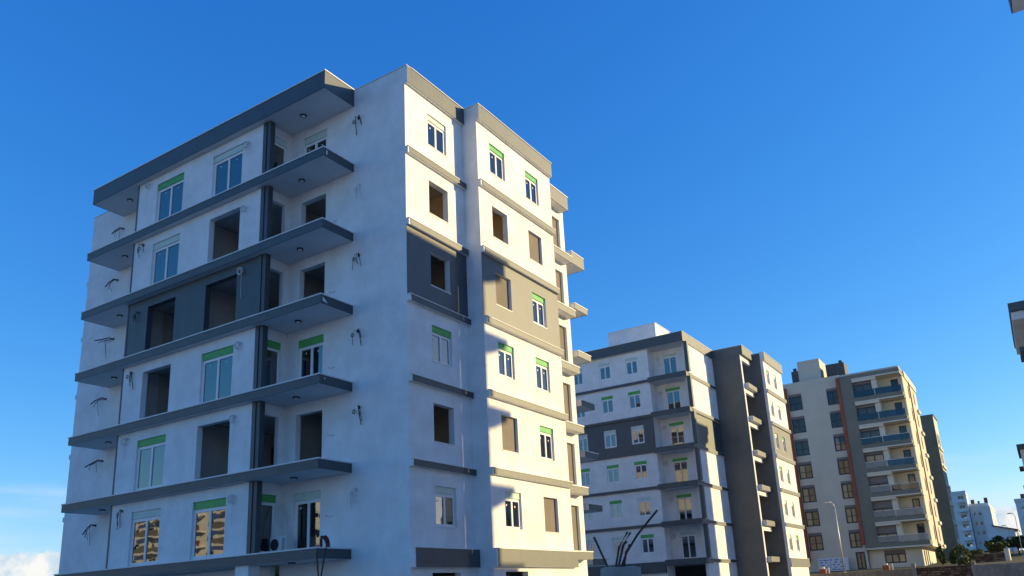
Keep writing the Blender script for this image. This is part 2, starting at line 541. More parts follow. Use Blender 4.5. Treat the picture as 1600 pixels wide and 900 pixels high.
# ------------------------------------------------------------------ cables left hanging out of the walls
def cable(root, x, y, z, style, seed, ny=-1):
    rnd = random.Random(seed)
    b = MB()
    o = Vector((x, y, z))

    def wob(pts, a=0.02): return [p + Vector((rnd.uniform(-a, a), rnd.uniform(-a, a), rnd.uniform(-a, a))) for p in pts]
    if style == 'coil':
        c = o + Vector((rnd.uniform(-.05, .05), ny * 0.10, -0.05))
        for q in range(2):
            rr = rnd.uniform(0.11, 0.17); ph = rnd.uniform(0, 6); tl = rnd.uniform(-.5, .5)
            b.tube([c + Vector((rr * math.cos(ph + t * .6), ny * 0.03 * math.sin(t) + tl * .05 * math.sin(ph + t * .6), rr * math.sin(ph + t * .6))) for t in range(12)], 0.019, 5)
        b.tube([o, o + Vector((0.03, ny * 0.08, 0.04)), c + Vector((0.1, ny * 0.02, 0.05))], 0.022, 5)
        L = rnd.uniform(0.5, 1.3)
        b.tube(wob([c + Vector((0.12, ny * .02, -0.02)), c + Vector((0.15, 0.03 * ny, -L * .4)), c + Vector((0.12, 0, -L))]), 0.010, 4)
        if rnd.random() < .6:
            b.tube(wob([c + Vector((-.1, ny * .02, -0.05)), c + Vector((-.06, 0.02 * ny, -L * .3)), c + Vector((-.10, 0, -L * .7))]), 0.009, 4)
    elif style == 'arm':
        L = rnd.uniform(0.4, 1.0); sx = rnd.choice((-1, -.85, -.6, .5)); dz = rnd.uniform(-.5, .12)
        b.tube(wob([o, o + Vector((sx * .15, ny * .15, .05)), o + Vector((sx * L * .6, ny * .3, dz * .4)), o + Vector((sx * L, ny * .35, dz))], .015), 0.028, 6)
        b.tube(wob([o, o + Vector((sx * .2, ny * .12, .0)), o + Vector((sx * L * .7, ny * .25, dz * .5 - .06)), o + Vector((sx * L * .85, ny * .25, dz - .12))], .02), 0.018, 5)
        for q in range(rnd.choice((1, 2))):
            xx = sx * rnd.uniform(.1, .5)
            b.tube(wob([o + Vector((xx, ny * .2, -.02)), o + Vector((xx - .03, ny * .15, -.3)), o + Vector((xx, ny * .1, -rnd.uniform(.5, 1.0)))]), 0.009, 4)
    else:
        for q in range(3):
            a = rnd.uniform(-1, 1); L = rnd.uniform(.25, .8)
            b.tube(wob([o, o + Vector((a * .12, ny * .12, .06)), o + Vector((a * .25, ny * .14, -L * .4)), o + Vector((a * .3, ny * .08, -L))], .03), rnd.choice((0.014, .018, .011)), 5)
        b.tube([o + Vector((-.2, ny * .08, -.12)) + Vector((.06 * math.cos(t * .8), 0, .07 * math.sin(t * .8))) for t in range(9)], 0.017, 5)
    # the box the cable leaves
    b.box(x - 0.05, x + 0.05, y + ny * 0.012, y, z - 0.05, z + 0.05)
    return b.build("cable", {'coil': conduit, 'arm': rubber, 'mix': MATS["white_conduit"] if rnd.random() < .35 else rubber}[style], root)


# ------------------------------------------------------------------ building A: the unfinished white block
A = empty("apartment_building", (-10.7, 9.8, 0))
tag(A, "unfinished seven storey white block with anthracite balcony slabs, green shutter films and hanging cables", "building")
LV = [3.6 + 3 * k for k in range(6)]
RB, RT = 21.2, 22.0
G, P_, O_ = 'g', 'p', 'o'       # green film, pale box, open hole
bayW = [((-13.80, -11.85), [P_, G, O_, O_, P_, G]), ((-9.84, -7.88), [G, O_, G, O_, O_, P_])]
backW = [P_, O_, G, O_, O_, P_]
sideD = [G, O_, G, O_, O_, P_]
seg1W = [P_, O_, G, O_, O_, P_]
s2W = [((4.70, 5.87), [P_, O_, G, O_, O_, G]), ((7.60, 8.74), [O_, G, G, G, O_, G])]
SH = {G: green, P_: pale}


def open_trim(root, mtl, face, a0, a1, c, z0):
    """thin marble sill left in an empty opening"""
    if face == '+x': part(root, "window_sill", coping, (c - 0.2, c + 0.02, a0 - 0.03, a1 + 0.03, z0 - 0.03, z0 + 0.012))


# bay front (between the slabs), one wall per storey
for k, L in enumerate(LV):
    z1 = (LV[k + 1] - 0.37) if k < 5 else RB
    holes = [(a, b, L - 0.001 + 0.03, L + 2.2) for (a, b), _ in bayW]
    MB().wall('y', -1.34, -1.09, -15.2, -6.6, L + 0.006, z1, holes).build("bay_wall", dark if k == 3 else white, A)
    for (a, b), kinds in bayW:
        if kinds[k] != O_:
            window(A, (a + b) / 2, -1.34, L + 0.03, b - a, 2.17, '-y', 2, 0.29, 0.07, SH[kinds[k]])
    # bay return wall with the loggia door
    MB().wall('x', -6.4, -6.6, -1.09, 0.0, L + 0.006, z1, [(-1.04, -0.26, L + 0.03, L + 2.2)]).build("bay_side_wall", white, A)
    if sideD[k] != O_: window(A, -6.4, -0.65, L + 0.03, 0.78, 2.17, '+x', 1, 0.29, 0.06, SH[sideD[k]], inset=0.06)
    MB().wall('x', -15.2, -15.0, -1.085, 0.0, L + 0.006, z1).build("bay_side_wall", white, A)
    # dark corner pilasters
    c = part(A, "pilaster", dark, (-6.6, -6.41, -1.375, -1.10, L + 0.006, z1 - 0.002)); part(c, "pilaster_rib", dark, (-6.385, -6.2, -1.34, -1.10, L + 0.006, z1 - 0.002))
    part(c, "groove", fan, (-6.408, -6.387, -1.30, -1.12, L + 0.006, z1 - 0.002))
    part(A, "pilaster", dark, (-15.29, -15.2, -1.36, -1.05, L + 0.006, z1 - 0.002))
    # slab under this storey
    slab(A, -18.59, -2.8, -1.64, -0.003, L - 0.37, L, ['-y', '+x', '-x'])
for zc in [L - 0.37 for L in LV] + [RB]:
    for xx, yy in ((-4.87, -0.80), (-16.75, -0.85)):
        b = MB().disc((xx, yy, zc - 0.045), 0.13, 0.045, 18)
        o = b.build("ceiling_lamp", fan, A)
        MB().disc((xx, yy, zc - 0.055), 0.085, 0.012, 16).build("diffuser", pvc, o)
slab(A, -18.59, -2.8, -1.64, -0.003, RB, RT, ['-y', '+x', '-x'], "roof_slab")
# chipped plaster on two slab corners
part(A, "plaster_chip", coping, (-2.799, -2.794, -1.50, -1.44, 18.32, 18.50))
b = MB()
b.v += [(-2.795, -1.56, 12.50), (-2.795, -1.34, 12.33), (-2.795, -1.32, 12.28), (-2.795, -1.55, 12.33)]; b.f.append((0, 1, 2, 3))
b.v += [(-2.799, -1.56, 12.50), (-2.799, -1.34, 12.33), (-2.799, -1.32, 12.28), (-2.799, -1.55, 12.33)]; b.f.append((7, 6, 5, 4))
b.build("plaster_chip", coping, A)
part(A, "plaster_chip", coping, (-2.799, -2.794, -1.42, -1.36, 9.42, 9.47))

# back wall of the right loggia, running on to the corner
holes = [(-5.73, -4.32, L + 0.03, L + 2.2) for L in LV] + [(-5.6, -4.4, 0.1, 2.3)]
MB().wall('y', 0, 0.25, -6.4, -0.15, 0, RT - 0.05, holes).build("wall", white, A)
part(A, "parapet", white, (-0.15, 0.0, 0, 0.25, RB, RT - 0.05))
part(A, "coping", coping, (-2.75, -0.02, -0.03, 0.28, RT - 0.048, RT - 0.018))
for k, L in enumerate(LV):
    if backW[k] != O_: window(A, -5.025, 0, L + 0.03, 1.41, 2.17, '-y', 2, 0.29, 0.07, SH[backW[k]])
MB().wall('y', 0, 0.25, -21.3, -15.0, 0, RT - 0.05).build("wall", white, A)
part(A, "coping", coping, (-21.33, -18.62, -0.03, 0.28, RT - 0.048, RT - 0.018))
MB().wall('y', -0.25, -0.02, -14.99, -6.61, 0, 3.22, [(-13.9, -11.2, 0.1, 2.6), (-9.9, -7.6, 0.1, 2.6)]).build("wall", white, A)
part(A, "column", white, (-7.0, -6.3, -1.5, -1.0, 0, 3.228))
part(A, "column", white, (-15.4, -14.9, -1.5, -1.0, 0, 3.228))
# left side and rear
MB().wall('x', -21.3, -21.05, 0.25, 19.35, 0, RT - 0.05, [(3, 4.2, L + .6, L + 2) for L in LV]).build("wall", white, A)
MB().wall('y', 19.6, 19.35, -21.3, -4.0, 0, RT - 0.05, [(-12, -10, L + .2, L + 2.2) for L in LV]).build("wall", white, A)
for L in LV:
    ledge(A, -21.46, -21.3, 0.02, 4.2, L - 0.45, L - 0.22, '-x')
    slab(A, -18.0, -3.5, 19.603, 21.24, L - 0.37, L, ['+y', '+x'])
slab(A, -18.0, -3.5, 19.603, 21.24, RB, RT, ['+y', '+x'], "roof_slab")

# right side, first segment
W1 = (-0.15, -0.40)
h1 = [(1.40, 2.62, L + 0.58, L + 2.0) for L in LV] + [(1.15, 2.75, 0.05, 2.62)]
MB().wall('x', W1[0], W1[1], 0.25, 3.75, 0, RB, h1).build("wall", white, A)
MB().wall('x', -0.138, -0.149, 0.006, 3.744, 12.33, 15.18, [(1.40, 2.62, 13.18, 14.6)]).build("dark_storey_render", dark, A)
parapet(A, -0.2, 0.0, 0.251, 3.745, RB, RT - 0.05)
part(A, "parapet_face", dark, (0.0, 0.006, 0.012, 0.25, RB, RT - 0.07))
for k, L in enumerate(LV):
    if k: ledge(A, -0.149, 0.0, -0.002, 3.745, L - 0.46, L - 0.22)
    else: ledge(A, -0.149, 0.03, -0.002, 3.745, L - 0.82, L - 0.18)
    if seg1W[k] != O_: window(A, -0.15, 2.01, L + 0.58, 1.22, 1.42, '+x', 2, 0.24, 0.06, SH[seg1W[k]])
    open_trim(A, None, '+x', 1.40, 2.62, -0.15, L + 0.58)
# second segment, set out 0.75 m
h2 = [(a, b, L + 0.58, L + 2.0) for (a, b), _ in s2W for L in LV] + [(4.55, 6.1, 0.05, 2.62), (8.9, 9.6, 0.9, 2.4)]
MB().wall('x', 0.6, 0.35, 3.75, 9.9, 0, RB, h2).build("wall", white, A)
MB().wall('y', 3.75, 4.0, -0.40, 0.35, 0, RT - 0.05).build("wall", white, A)
part(A, "parapet", white, (0.35, 0.752, 3.75, 4.0, RB, RT - 0.07))
MB().wall('y', 9.9, 9.65, -1.1, 0.35, 0, RT - 0.05).build("wall", white, A)
MB().wall('x', 0.612, 0.601, 3.756, 9.894, 12.33, 15.18, [(a, b, 13.18, 14.6) for (a, b), _ in s2W]).build("dark_storey_render", dark, A)
parapet(A, 0.55, 0.75, 4.001, 9.91, RB, RT - 0.05)
part(A, "parapet_face", dark, (0.752, 0.758, 3.76, 4.0, RB, RT - 0.07))
part(A, "coping", coping, (-0.15, 0.77, 3.71, 4.02, RT - 0.066, RT - 0.036))
for k, L in enumerate(LV):
    if k: ledge(A, 0.601, 0.75, 3.748, 9.91, L - 0.46, L - 0.22)
    else: ledge(A, 0.601, 0.78, 3.748, 9.91, L - 0.82, L - 0.18)
    for (a, b), kinds in s2W:
        if kinds[k] != O_: window(A, 0.6, (a + b) / 2, L + 0.58, b - a, 1.42, '+x', 2, 0.24, 0.06, SH[kinds[k]])
        open_trim(A, None, '+x', a, b, 0.6, L + 0.58)
# tan sheets closing some empty openings
sheet = mat("tan_sheet", (0.20, 0.175, 0.145), 0.9, 0.15, 1.4, 0.3, 12)
for kk, (a, c) in ((4, (7.60, 8.74)), (3, (4.70, 5.87)), (1, (4.70, 5.87)), (0, (7.60, 8.74))):
    part(A, "cover_sheet", sheet, (0.46, 0.475, a + .002, c - .002, LV[kk] + .592, LV[kk] + 1.998))
for L in LV: part(A, "cover_sheet", sheet, (-1.0, -0.985, 12.422, 13.338, L + .022, L + 2.148))
# third segment with small balconies
h3 = [(12.42, 13.34, L + 0.02, L + 2.15) for L in LV] + [(12.5, 13.1, .1, 2.2)]
MB().wall('x', -0.85, -1.1, 9.9, 13.8, 0, RT - 0.05, h3).build("wall", white, A)
MB().wall('y', 13.8, 13.55, -4.0, -1.1, 0, RT - 0.05).build("wall", white, A)
MB().wall('x', -4.0, -4.25, 13.8, 19.35, 0, RT - 0.05).build("wall", white, A)
for L in LV: slab(A, -0.849, -0.35, 9.92, 13.5, L - 0.37, L, ['+x', '+y'])
slab(A, -0.849, -0.35, 9.92, 13.5, RB, RT, ['+x', '+y'], "roof_slab")
b = MB().tube([(-4.0 + 0.09, 19.45, 0.2), (-3.91, 19.45, 21.0)], 0.05, 8)
b.build("downpipe", alu, A)
# inside: floors, roof plate and bare partitions seen through the openings
for L in LV + [21.57]:
    part(A, "floor_slab", roomw, (-21.04, -4.3, 0.26, 19.34, L - 0.36, L - 0.02), (-4.29, -1.15, 0.26, 13.5, L - 0.36, L - 0.02),
         (-1.14, -0.41, 0.26, 9.6, L - 0.36, L - 0.02), (-0.405, 0.34, 4.01, 9.6, L - 0.36, L - 0.02), (-14.97, -6.63, -1.08, 0.255, L - 0.34, L - 0.02))
for k, L in enumerate(LV):
    z0, z1 = L - 0.015, L + 2.62
    p = MB()
    p.wall('y', 4.4, 4.52, -21.0, -4.6, z0, z1, [(-14.4, -13.5, z0, L + 2.1), (-11.2, -10.3, z0, L + 2.1), (-7.4, -6.7, z0, L + 2.1)])
    p.wall('x', -10.9, -10.78, -1.07, 4.39, z0, z1, [(3.2, 4.1, z0, L + 2.1)])
    p.wall('x', -6.62, -6.74, 0.27, 4.39, z0, z1)
    p.wall('x', -15.0, -15.12, 0.27, 4.39, z0, z1)
    p.build("partition_wall", roomw, A)
    p = MB()
    p.wall('x', -2.3, -2.42, 0.27, 13.5, z0, z1, [(6.6, 7.4, z0, L + 2.1), (1.0, 1.9, z0, L + 2.1)])
    p.wall('y', 3.66, 3.74, -2.29, -0.42, z0, z1)
    p.wall('y', 6.65, 6.77, -2.29, 0.33, z0, z1)
    p.wall('y', 9.5, 9.62, -2.29, -1.14, z0, z1)
    p.wall('x', -1.75, -1.83, 9.63, 13.5, z0, z1)
    p.build("partition_wall", room, A)
# cables
for i, (x, z) in enumerate([(-7.6, 20.6), (-7.55, 17.6), (-7.6, 14.85), (-7.5, 11.72), (-7.6, 8.8), (-7.55, 5.75)]): cable(A, x, -1.34, z, 'coil', 10 + i)
for i, (x, z) in enumerate([(-14.5, 21.0), (-14.5, 17.95), (-14.45, 14.66), (-14.6, 11.89), (-14.6, 8.93), (-14.45, 5.91)]): cable(A, x, -1.34, z, 'coil' if i in (0, 4) else 'mix', 30 + i)
for i, (x, z) in enumerate([(-18.5, 20.5), (-18.6, 17.75), (-18.5, 14.66), (-18.7, 11.7), (-18.5, 8.7), (-18.6, 5.75)]): cable(A, x, 0, z, 'arm', 50 + i)
for i, (x, z) in enumerate([(-2.55, 20.55), (-2.45, 17.5), (-2.5, 14.55), (-2.55, 11.5), (-2.45, 8.55), (-2.55, 5.6)]): cable(A, x, 0, z, 'mix', 70 + i)
for i, z in enumerate([19.4, 16.4, 13.4, 10.35, 7.75, 4.8]):
    b = MB().box(-3.92, -3.72, -0.03, 0, z - 0.03, z + 0.02); b.box(-4.03, -3.99, -0.04, 0, z, z + 0.06); b.build("pipe_stub", conduit, A)

# outdoor air unit, its hose and two red pipe ends on the lowest loggia
ac = empty("air_conditioner", (-5.82, -0.46, 3.6))
tag(ac, "white outdoor air conditioner unit lying on the lowest loggia beside the balcony door", "air conditioner")
part(ac, "casing", acw, (-6.25, -5.4, -0.61, -0.31, 3.63, 4.22))
o = MB().disc((-6.0, -0.63, 3.93), 0.21, 0.02, 20, 'y').build("fan_grille", fan, ac)
part(ac, "side_panel", mat("air_unit_grey", (0.35, 0.36, 0.34), .5, .1, 5), (-5.62, -5.45, -0.622, -0.61, 3.7, 4.16))
part(ac, "foot", alu, (-6.15, -6.05, -0.64, -0.28, 3.605, 3.63)); part(ac, "foot", alu, (-5.6, -5.5, -0.64, -0.28, 3.605, 3.63))
b = MB().tube([(-6.25, -0.03, 5.5), (-6.2, -0.25, 5.35), (-6.0, -0.27, 4.95), (-5.85, -0.22, 4.5), (-5.8, -0.2, 4.05), (-5.8, -0.2, 3.62)], 0.022, 7)
tag(b.build("drain_hose", conduit), "pale hose hanging from the loggia wall down behind the air conditioner", "hose")
b = MB().tube([(-3.35, -0.9, 3.58), (-3.35, -0.9, 3.92), (-3.30, -0.93, 3.99), (-3.22, -0.97, 3.98)], 0.05, 8)
tag(b.build("bent_pipe", redpipe), "short dark red bent pipe standing upright on the lowest loggia slab", "pipe")
b = MB()
pts = [(-2.92, -1.0, 3.58), (-2.93, -1.0, 3.76), (-3.00, -1.0, 3.90), (-3.10, -1.0, 3.97)]
for s0 in range(3):
    for q in range(4):
        a = Vector(pts[s0]).lerp(Vector(pts[s0 + 1]), q / 4); e = Vector(pts[s0]).lerp(Vector(pts[s0 + 1]), q / 4 + 0.14)
        b.tube([a, e], 0.082, 9)
    b.tube([pts[s0], pts[s0 + 1]], 0.062, 9)
tag(b.build("corrugated_pipe", redpipe), "thick red corrugated pipe end leaning on the lowest loggia slab corner", "pipe")

# ------------------------------------------------------------------ building B
B = empty("apartment_building", (-12, 50, 0.3))
tag(B, "white seven storey block with stepped grey side walls and box shaped roof tower", "building")
LB = [4.03 + 3 * k for k in range(6)]
bt, bb = 22.42, 21.6
hb = [(a, c, L + 0.6, L + 2.12) for a, c in ((-12.5, -11.36), (-9.95, -8.8), (-15.1, -14.1)) for L in LB]
hb += [(-10.2, -8.6, .6, 2.6), (-13.2, -12.0, .6, 2.6)]
MB().wall('y', 40.83, 41.08, -24, -7.85, 0, bb, hb).build("wall", white, B)
MB().wall('y', 40.815, 40.829, -24, -7.856, 12.9, 15.85, [(a, c, 13.63, 15.15) for a, c in ((-12.5, -11.36), (-9.95, -8.8), (-15.1, -14.1))]).build("dark_storey_render", dark, B)
shB = {0: [P_, G, P_], 1: [G, P_, P_], 2: [G, G, G], 3: [P_, P_, P_], 4: [G, G, P_], 5: [P_, P_, P_]}
for k, L in enumerate(LB):
    for q, (a, c) in enumerate(((-12.5, -11.36), (-9.95, -8.8), (-15.1, -14.1))):
        window(B, (a + c) / 2, 40.83, L + 0.6, c - a, 1.52, '-y', 2, 0.26, 0.07, SH[shB[k][q]], inset=0.06)
    if k: part(B, "band", dark, (-24, -7.93, 40.69, 40.828, L - 0.32, L - 0.10))
    else: part(B, "band", dark, (-24, -7.93, 40.60, 40.828, L - 0.95, L - 0.10))
    slab(B, -7.92, -4.5, 40.53, 42.08, L - 0.43, L, ['-y', '+x', '-x'], cope=False)
    z1 = LB[k + 1] - 0.43 if k < 5 else bb
    MB().wall('y', 42.1, 42.3, -7.85, -4.85, L - 0.42, z1, [(-7.05, -5.75, L + 0.02, L + 2.15)]).build("loggia_wall", white, B)
    window(B, -6.4, 42.1, L + 0.02, 1.3, 2.13, '-y', 2, 0.24, 0.07, pale if k in (0, 5) else green, inset=0.06)
    part(B, "pilaster", dark, (-4.58, -4.28, 40.80, 41.15, L + 0.004, z1 - 0.002))
    cable(B, -7.55 + 0.1 * (k % 2), 42.1, L + 1.9, 'coil', 100 + k)
    # side band
    c = part(B, "ledge", white, (-4.60, -4.47, 41.16, 47.9, L - 0.35, L - 0.08)); part(c, "ledge_face", dark, (-4.47, -4.45, 41.16, 47.9, L - 0.33, L - 0.10))
slab(B, -24, -4.5, 40.53, 42.4, bb, bt, ['-y', '+x'], "roof_slab", cope=False)
MB().wall('x', -7.85, -8.1, 41.08, 42.3, 0, bb).build("wall", white, B)
MB().wall('x', -4.6, -4.85, 41.15, 48.0, 0, bb).build("wall", white, B)
MB().wall('x', -4.588, -4.599, 41.16, 47.99, 12.9, 15.7).build("dark_storey_render", dark, B)
c = part(B, "parapet", white, (-4.85, -4.52, 42.41, 47.99, bb, bt - 0.02)); part(c, "parapet_face", dark, (-4.52, -4.5, 42.41, 47.99, bb, bt - 0.02))
part(B, "coping", coping, (-24, -4.47, 40.5, 42.4, bt + 0.001, bt + 0.03), (-4.9, -4.47, 42.4, 47.99, bt - 0.015, bt + 0.03))
# grey cross wall and the loggia notch behind it
part(B, "cross_wall", darkgrey, (-16, -2.1, 48.002, 48.36, 0, bb))
part(B, "wall_end", white, (-2.1, -2.06, 48.004, 48.35, 0, bb))
c = part(B, "parapet", darkgrey, (-16, -1.81, 48.0, 48.3, bb + 0.002, bt)); part(c, "parapet_side", darkgrey, (-2.1, -1.81, 48.302, 51.2, bb + 0.002, bt)); part(c, "coping", coping, (-16, -1.78, 47.97, 48.32, bt + .002, bt + .03), (-2.12, -1.78, 48.32, 51.22, bt + .002, bt + .03))
MB().wall('x', -3.7, -3.9, 48.36, 51.5, 0, bb, [(48.9, 50.4, L + .05, L + 2.1) for L in LB]).build("wall", white, B)
for k, L in enumerate(LB):
    c = part(B, "balcony_slab", soffit, (-3.69, -1.75, 48.37, 51.3, L - 0.42, L - 0.003)); part(c, "fascia", darkgrey, (-1.75, -1.72, 48.37, 51.3, L - 0.43, L))
    z1 = LB[k + 1] - 0.42 if k < 5 else bb
    part(B, "lintel", white, (-2.3, -2.06, 48.37, 51.0, z1 - 0.42, z1 - 0.004))
# far segment
part(B, "cross_wall", darkgrey, (-14, -1.27, 51.5, 51.75, 0, bt - 0.05))
hs_ = [(a, c, L + 0.5, L + 1.9) for a, c in ((52.1, 53.1), (54.5, 55.5)) for L in LB]
MB().wall('x', -1.02, -1.27, 51.5, 57.7, 0, bb, hs_).build("wall", white, B)
MB().wall('x', -1.0, -1.015, 51.51, 57.69, 12.9, 15.7, [(a, c, 13.53, 14.93) for a, c in ((52.1, 53.1), (54.5, 55.5))]).build("dark_storey_render", darkgrey, B)
MB().wall('y', 57.7, 57.45, -14, -1.27, 0, bb).build("wall", white, B)
parapet(B, -1.25, -0.86, 51.49, 57.75, bb, bt)
for k, L in enumerate(LB):
    for a, c in ((52.1, 53.1), (54.5, 55.5)):
        window(B, -1.02, (a + c) / 2, L + 0.5, c - a, 1.4, '+x', 2, 0.24, 0.06, green if (k + int(a)) % 3 == 0 else pale)
    ledge(B, -1.019, -0.86, 51.49, 57.75, L - 0.42 if k else L - .85, L - 0.15)
# floors inside, roof, tower
for L in LB + [21.98]:
    part(B, "floor_slab", roomw, (-23.9, -8.12, 41.1, 47.98, L - 0.4, L - 0.02), (-8.11, -4.86, 42.32, 47.98, L - 0.4, L - 0.02), (-13.9, -3.95, 48.4, 51.45, L - 0.4, L - 0.02), (-13.9, -1.3, 51.8, 57.4, L - 0.4, L - 0.02))
for L in LB:
    part(B, "partition_wall", room, (-23.8, -4.9, 45.0, 45.12, L - 0.015, L + 2.58), (-3.2, -3.08, 51.8, 57.3, L - 0.015, L + 2.58), (-11.0, -10.88, 41.1, 44.98, L - .015, L + 2.58))
tw = part(B, "roof_tower", white, (-13.0, -8.28, 44.35, 47.8, bt - 0.2, 25.0)); part(tw, "coping", coping, (-13.05, -8.23, 44.3, 47.85, 25.002, 25.05))

# ------------------------------------------------------------------ building C: beige block with rust red strips
C = empty("apartment_building", (-0.5, 94, 3.0))
tag(C, "beige clad eight storey block with rust red strips and glass balcony rails", "building")
ZC = [5.49 + 3 * k for k in range(7)]
ZT = 26.49
hc = [(a, c, Z + 0.16, Z + 2.35) for a, c in ((-7.25, -5.55), (-2.4, -1.0)) for Z in ZC] + [(-1.95, -0.9, 3.1, 5.15)]
MB().wall('y', 86.4, 86.7, -8.6, -0.6, 2.6, 27.4, hc).build("wall", beige, C)
MB().wall('y', 86.9, 87.2, -0.6, 5.4, 2.6, 5.3, [(1.2, 3.55, 3.6, 5.1)]).build("wall", cream, C)
window(C, 2.37, 86.9, 3.6, 2.35, 1.5, '-y', 3, 0.4, 0.08, lilac, alu, far_glass)
part(C, "curtain", curtain, (1.25, 3.5, 87.22, 87.24, 3.62, 4.7))
MB().wall('x', 5.4, 5.1, 87.2, 100, 2.6, 5.3, [(88, 89.2, 3.2, 4.9), (90, 91.2, 3.2, 4.9), (92, 93.2, 3.2, 4.9)]).build("wall", cream, C)
window(C, -1.43, 86.4, 3.1, 1.05, 2.05, '-y', 2, 0, 0.1, lilac, alu, far_glass, "entrance_door")
for k, Z in enumerate(ZC):
    for a, c in ((-7.25, -5.55), (-2.4, -1.0)):
        window(C, (a + c) / 2, 86.4, Z + 0.16, c - a, 2.19, '-y', 2, 0.3, 0.09, lilac, alu, far_glass)
        tb = MB().box(a + .09, c - .09, 86.47, 86.5, Z + .98, Z + 1.06); tb.build("transom", alu, C)
        if k < 5 and (k + int(a)) % 4 != 1:
            part(C, "curtain", curtain, (a + 0.05, a + (c - a) * random.uniform(.35, .95), 86.72, 86.74, Z + 0.2, Z + 2.0))
# rust strips
part(C, "strip", rust, (-0.97, -0.6, 85.8, 86.39, 6.0, 26.9)); part(C, "strip", rust, (-8.62, -7.3, 85.8, 86.39, 4.4, 26.7))
# taupe frame with balconies
part(C, "frame_wall", taupe, (-0.598, 0.88, 85.97, 86.39, 5.49, 27.0))
part(C, "roof_slab", taupe, (0.882, 6.5, 85.97, 90, 26.49, 27.0)); part(C, "roof_slab", cream, (-8.6, 6.4, 86.71, 103, 26.9, 27.38))
part(C, "soffit_edge", cream, (0.882, 6.52, 85.93, 88.4, 26.33, 26.487))
for k, Z in enumerate(ZC):
    c = part(C, "balcony_slab", taupe, (0.882, 6.5, 85.97, 88.4, Z, Z + 0.50))
    part(c, "soffit_edge", cream, (0.882, 6.52, 85.93, 87.9, Z - 0.16, Z - 0.003))
    part(C, "lintel", cream, (0.885, 3.7, 86.0, 86.25, Z + 2.52, Z + 2.835))
    g = grey_glass if k < 4 else blue_glass
    part(C, "glass_rail", g, (0.9, 3.3, 86.02, 86.035, Z + 0.54, Z + 1.26), )
    part(C, "glass_rail", blue_glass if k in (2, 3, 4, 5, 6) else grey_glass, (3.42, 6.42, 86.02, 86.035, Z + 0.54, Z + 1.26))
    rl = part(C, "handrail", railm if k < 5 else alu, (0.885, 6.46, 85.985, 86.055, Z + 1.265, Z + 1.315))
    for xx in (0.93, 2.1, 3.36, 4.8, 6.42): part(rl, "rail_post", railm, (xx - .025, xx + .025, 86.04, 86.075, Z + 0.502, Z + 1.26))
    # glazed room beside the pier, pier, recessed loggia with door
    window(C, 2.0, 86.5, Z + 0.51, 2.2, 2.02, '-y', 2, 0.3 if k in (3, 4, 5, 6) else 0.9, 0.08, lilac, alu, far_glass, inset=0.0)
    part(C, "wall", cream, (3.1, 3.7, 86.3, 88.2, Z + .502, Z + 2.83)); part(C, "wall", cream, (0.882, .9, 86.45, 87, Z + .502, Z + 2.83))
    MB().wall('y', 88.2, 88.4, 3.7, 6.45, Z + .502, Z + 2.83, [(5.1, 5.95, Z + .51, Z + 2.55)]).build("loggia_wall", cream, C)
    window(C, 5.52, 88.2, Z + 0.51, 0.85, 2.04, '-y', 1, 0, 0.08, lilac, alu, far_glass, "balcony_door", 0.05)
    if k in (0, 1, 2, 3): part(C, "curtain", curtain, (0.95, 3.05, 86.7, 86.72, Z + .55, Z + 2.3))
    # rounded white edge at the side of each balcony
    pts = [(6.5, 86.0, Z - 0.08)] + [(6.5 + 0.12, 86.0 + .35 + .25 * j, Z - 0.08 - (0.0 if j < 2 else 0.1 * (j - 1))) for j in range(4)]
    b = MB()
    for q in range(len(pts) - 1):
        a, e = pts[q], pts[q + 1]
        b.box(min(a[0], e[0]), max(a[0], e[0]) + .06, a[1], e[1], min(a[2], e[2]) - .09, max(a[2], e[2]) + .07)
    b.build("edge_trim", cream, C)
    # sunlit side
    MB().wall('x', 6.48, 6.2, 88.4, 101.5, Z + 0.0, Z + 2.99, [(a, a + 1.1, Z + .75, Z + 2.5) for a in (92.4, 97.6)]).build("side_wall", beige, C)
    for a in (92.4, 97.6): window(C, 6.48, a + .55, Z + 0.75, 1.1, 1.75, '+x', 2, 0.3, 0.08, lilac, alu, far_glass, inset=0.05)
    slab(C, 6.481, 6.72, 99.2, 101.2, Z - 0.1, Z + 0.3, ['+x', '+y', '-y'], fm=cream, cope=False)
part(C, "strip", rust, (6.482, 6.6, 94.0, 94.3, 5.6, 26.9))
part(C, "canopy", cream, (-0.6, 6.56, 85.9, 101.6, 5.3, 5.482)) ; part(C, "side_parapet", cream, (6.2, 6.6, 90.01, 101.5, 26.5, 27.36))
MB().wall('y', 101.5, 101.2, -8.6, 6.2, 2.6, 27.2).build("wall", beige, C); MB().wall('x', -8.6, -8.3, 86.7, 101.2, 2.6, 27.2).build("wall", beige, C)
for Z in ZC: part(C, "floor_slab", roomw, (-8.2, 6.15, 88.6, 101, Z - .1, Z + .12), (-8.2, 0.8, 86.72, 88.58, Z - .1, Z + .12), (.91, 3.08, 86.6, 88.1, Z + .44, Z + .49)); part(C, "partition_wall", roomw, (-8.2, 0.8, 90.4, 90.5, Z + .13, Z + 2.85), (.91, 3.08, 88.1, 88.15, Z + .505, Z + 2.8))
part(C, "roof_tower", beige, (-5.85, -3.0, 88.0, 92, 27.39, 30.5)); part(C, "roof_tower", boxgrey, (-2.3, 0.0, 88.0, 90.5, 27.39, 29.4))
part(C, "roof_edge", taupe, (0.2, 4.4, 88.5, 94, 27.39, 27.75))
part(C, "chimney", boxgrey, (-6.75, -5.87, 88.0, 88.8, 27.39, 29.3), (-6.5, -6.1, 88.2, 88.5, 29.3, 29.75)); part(C, "chimney", boxgrey, (-.7, -.3, 88.6, 89, 29.41, 29.85))
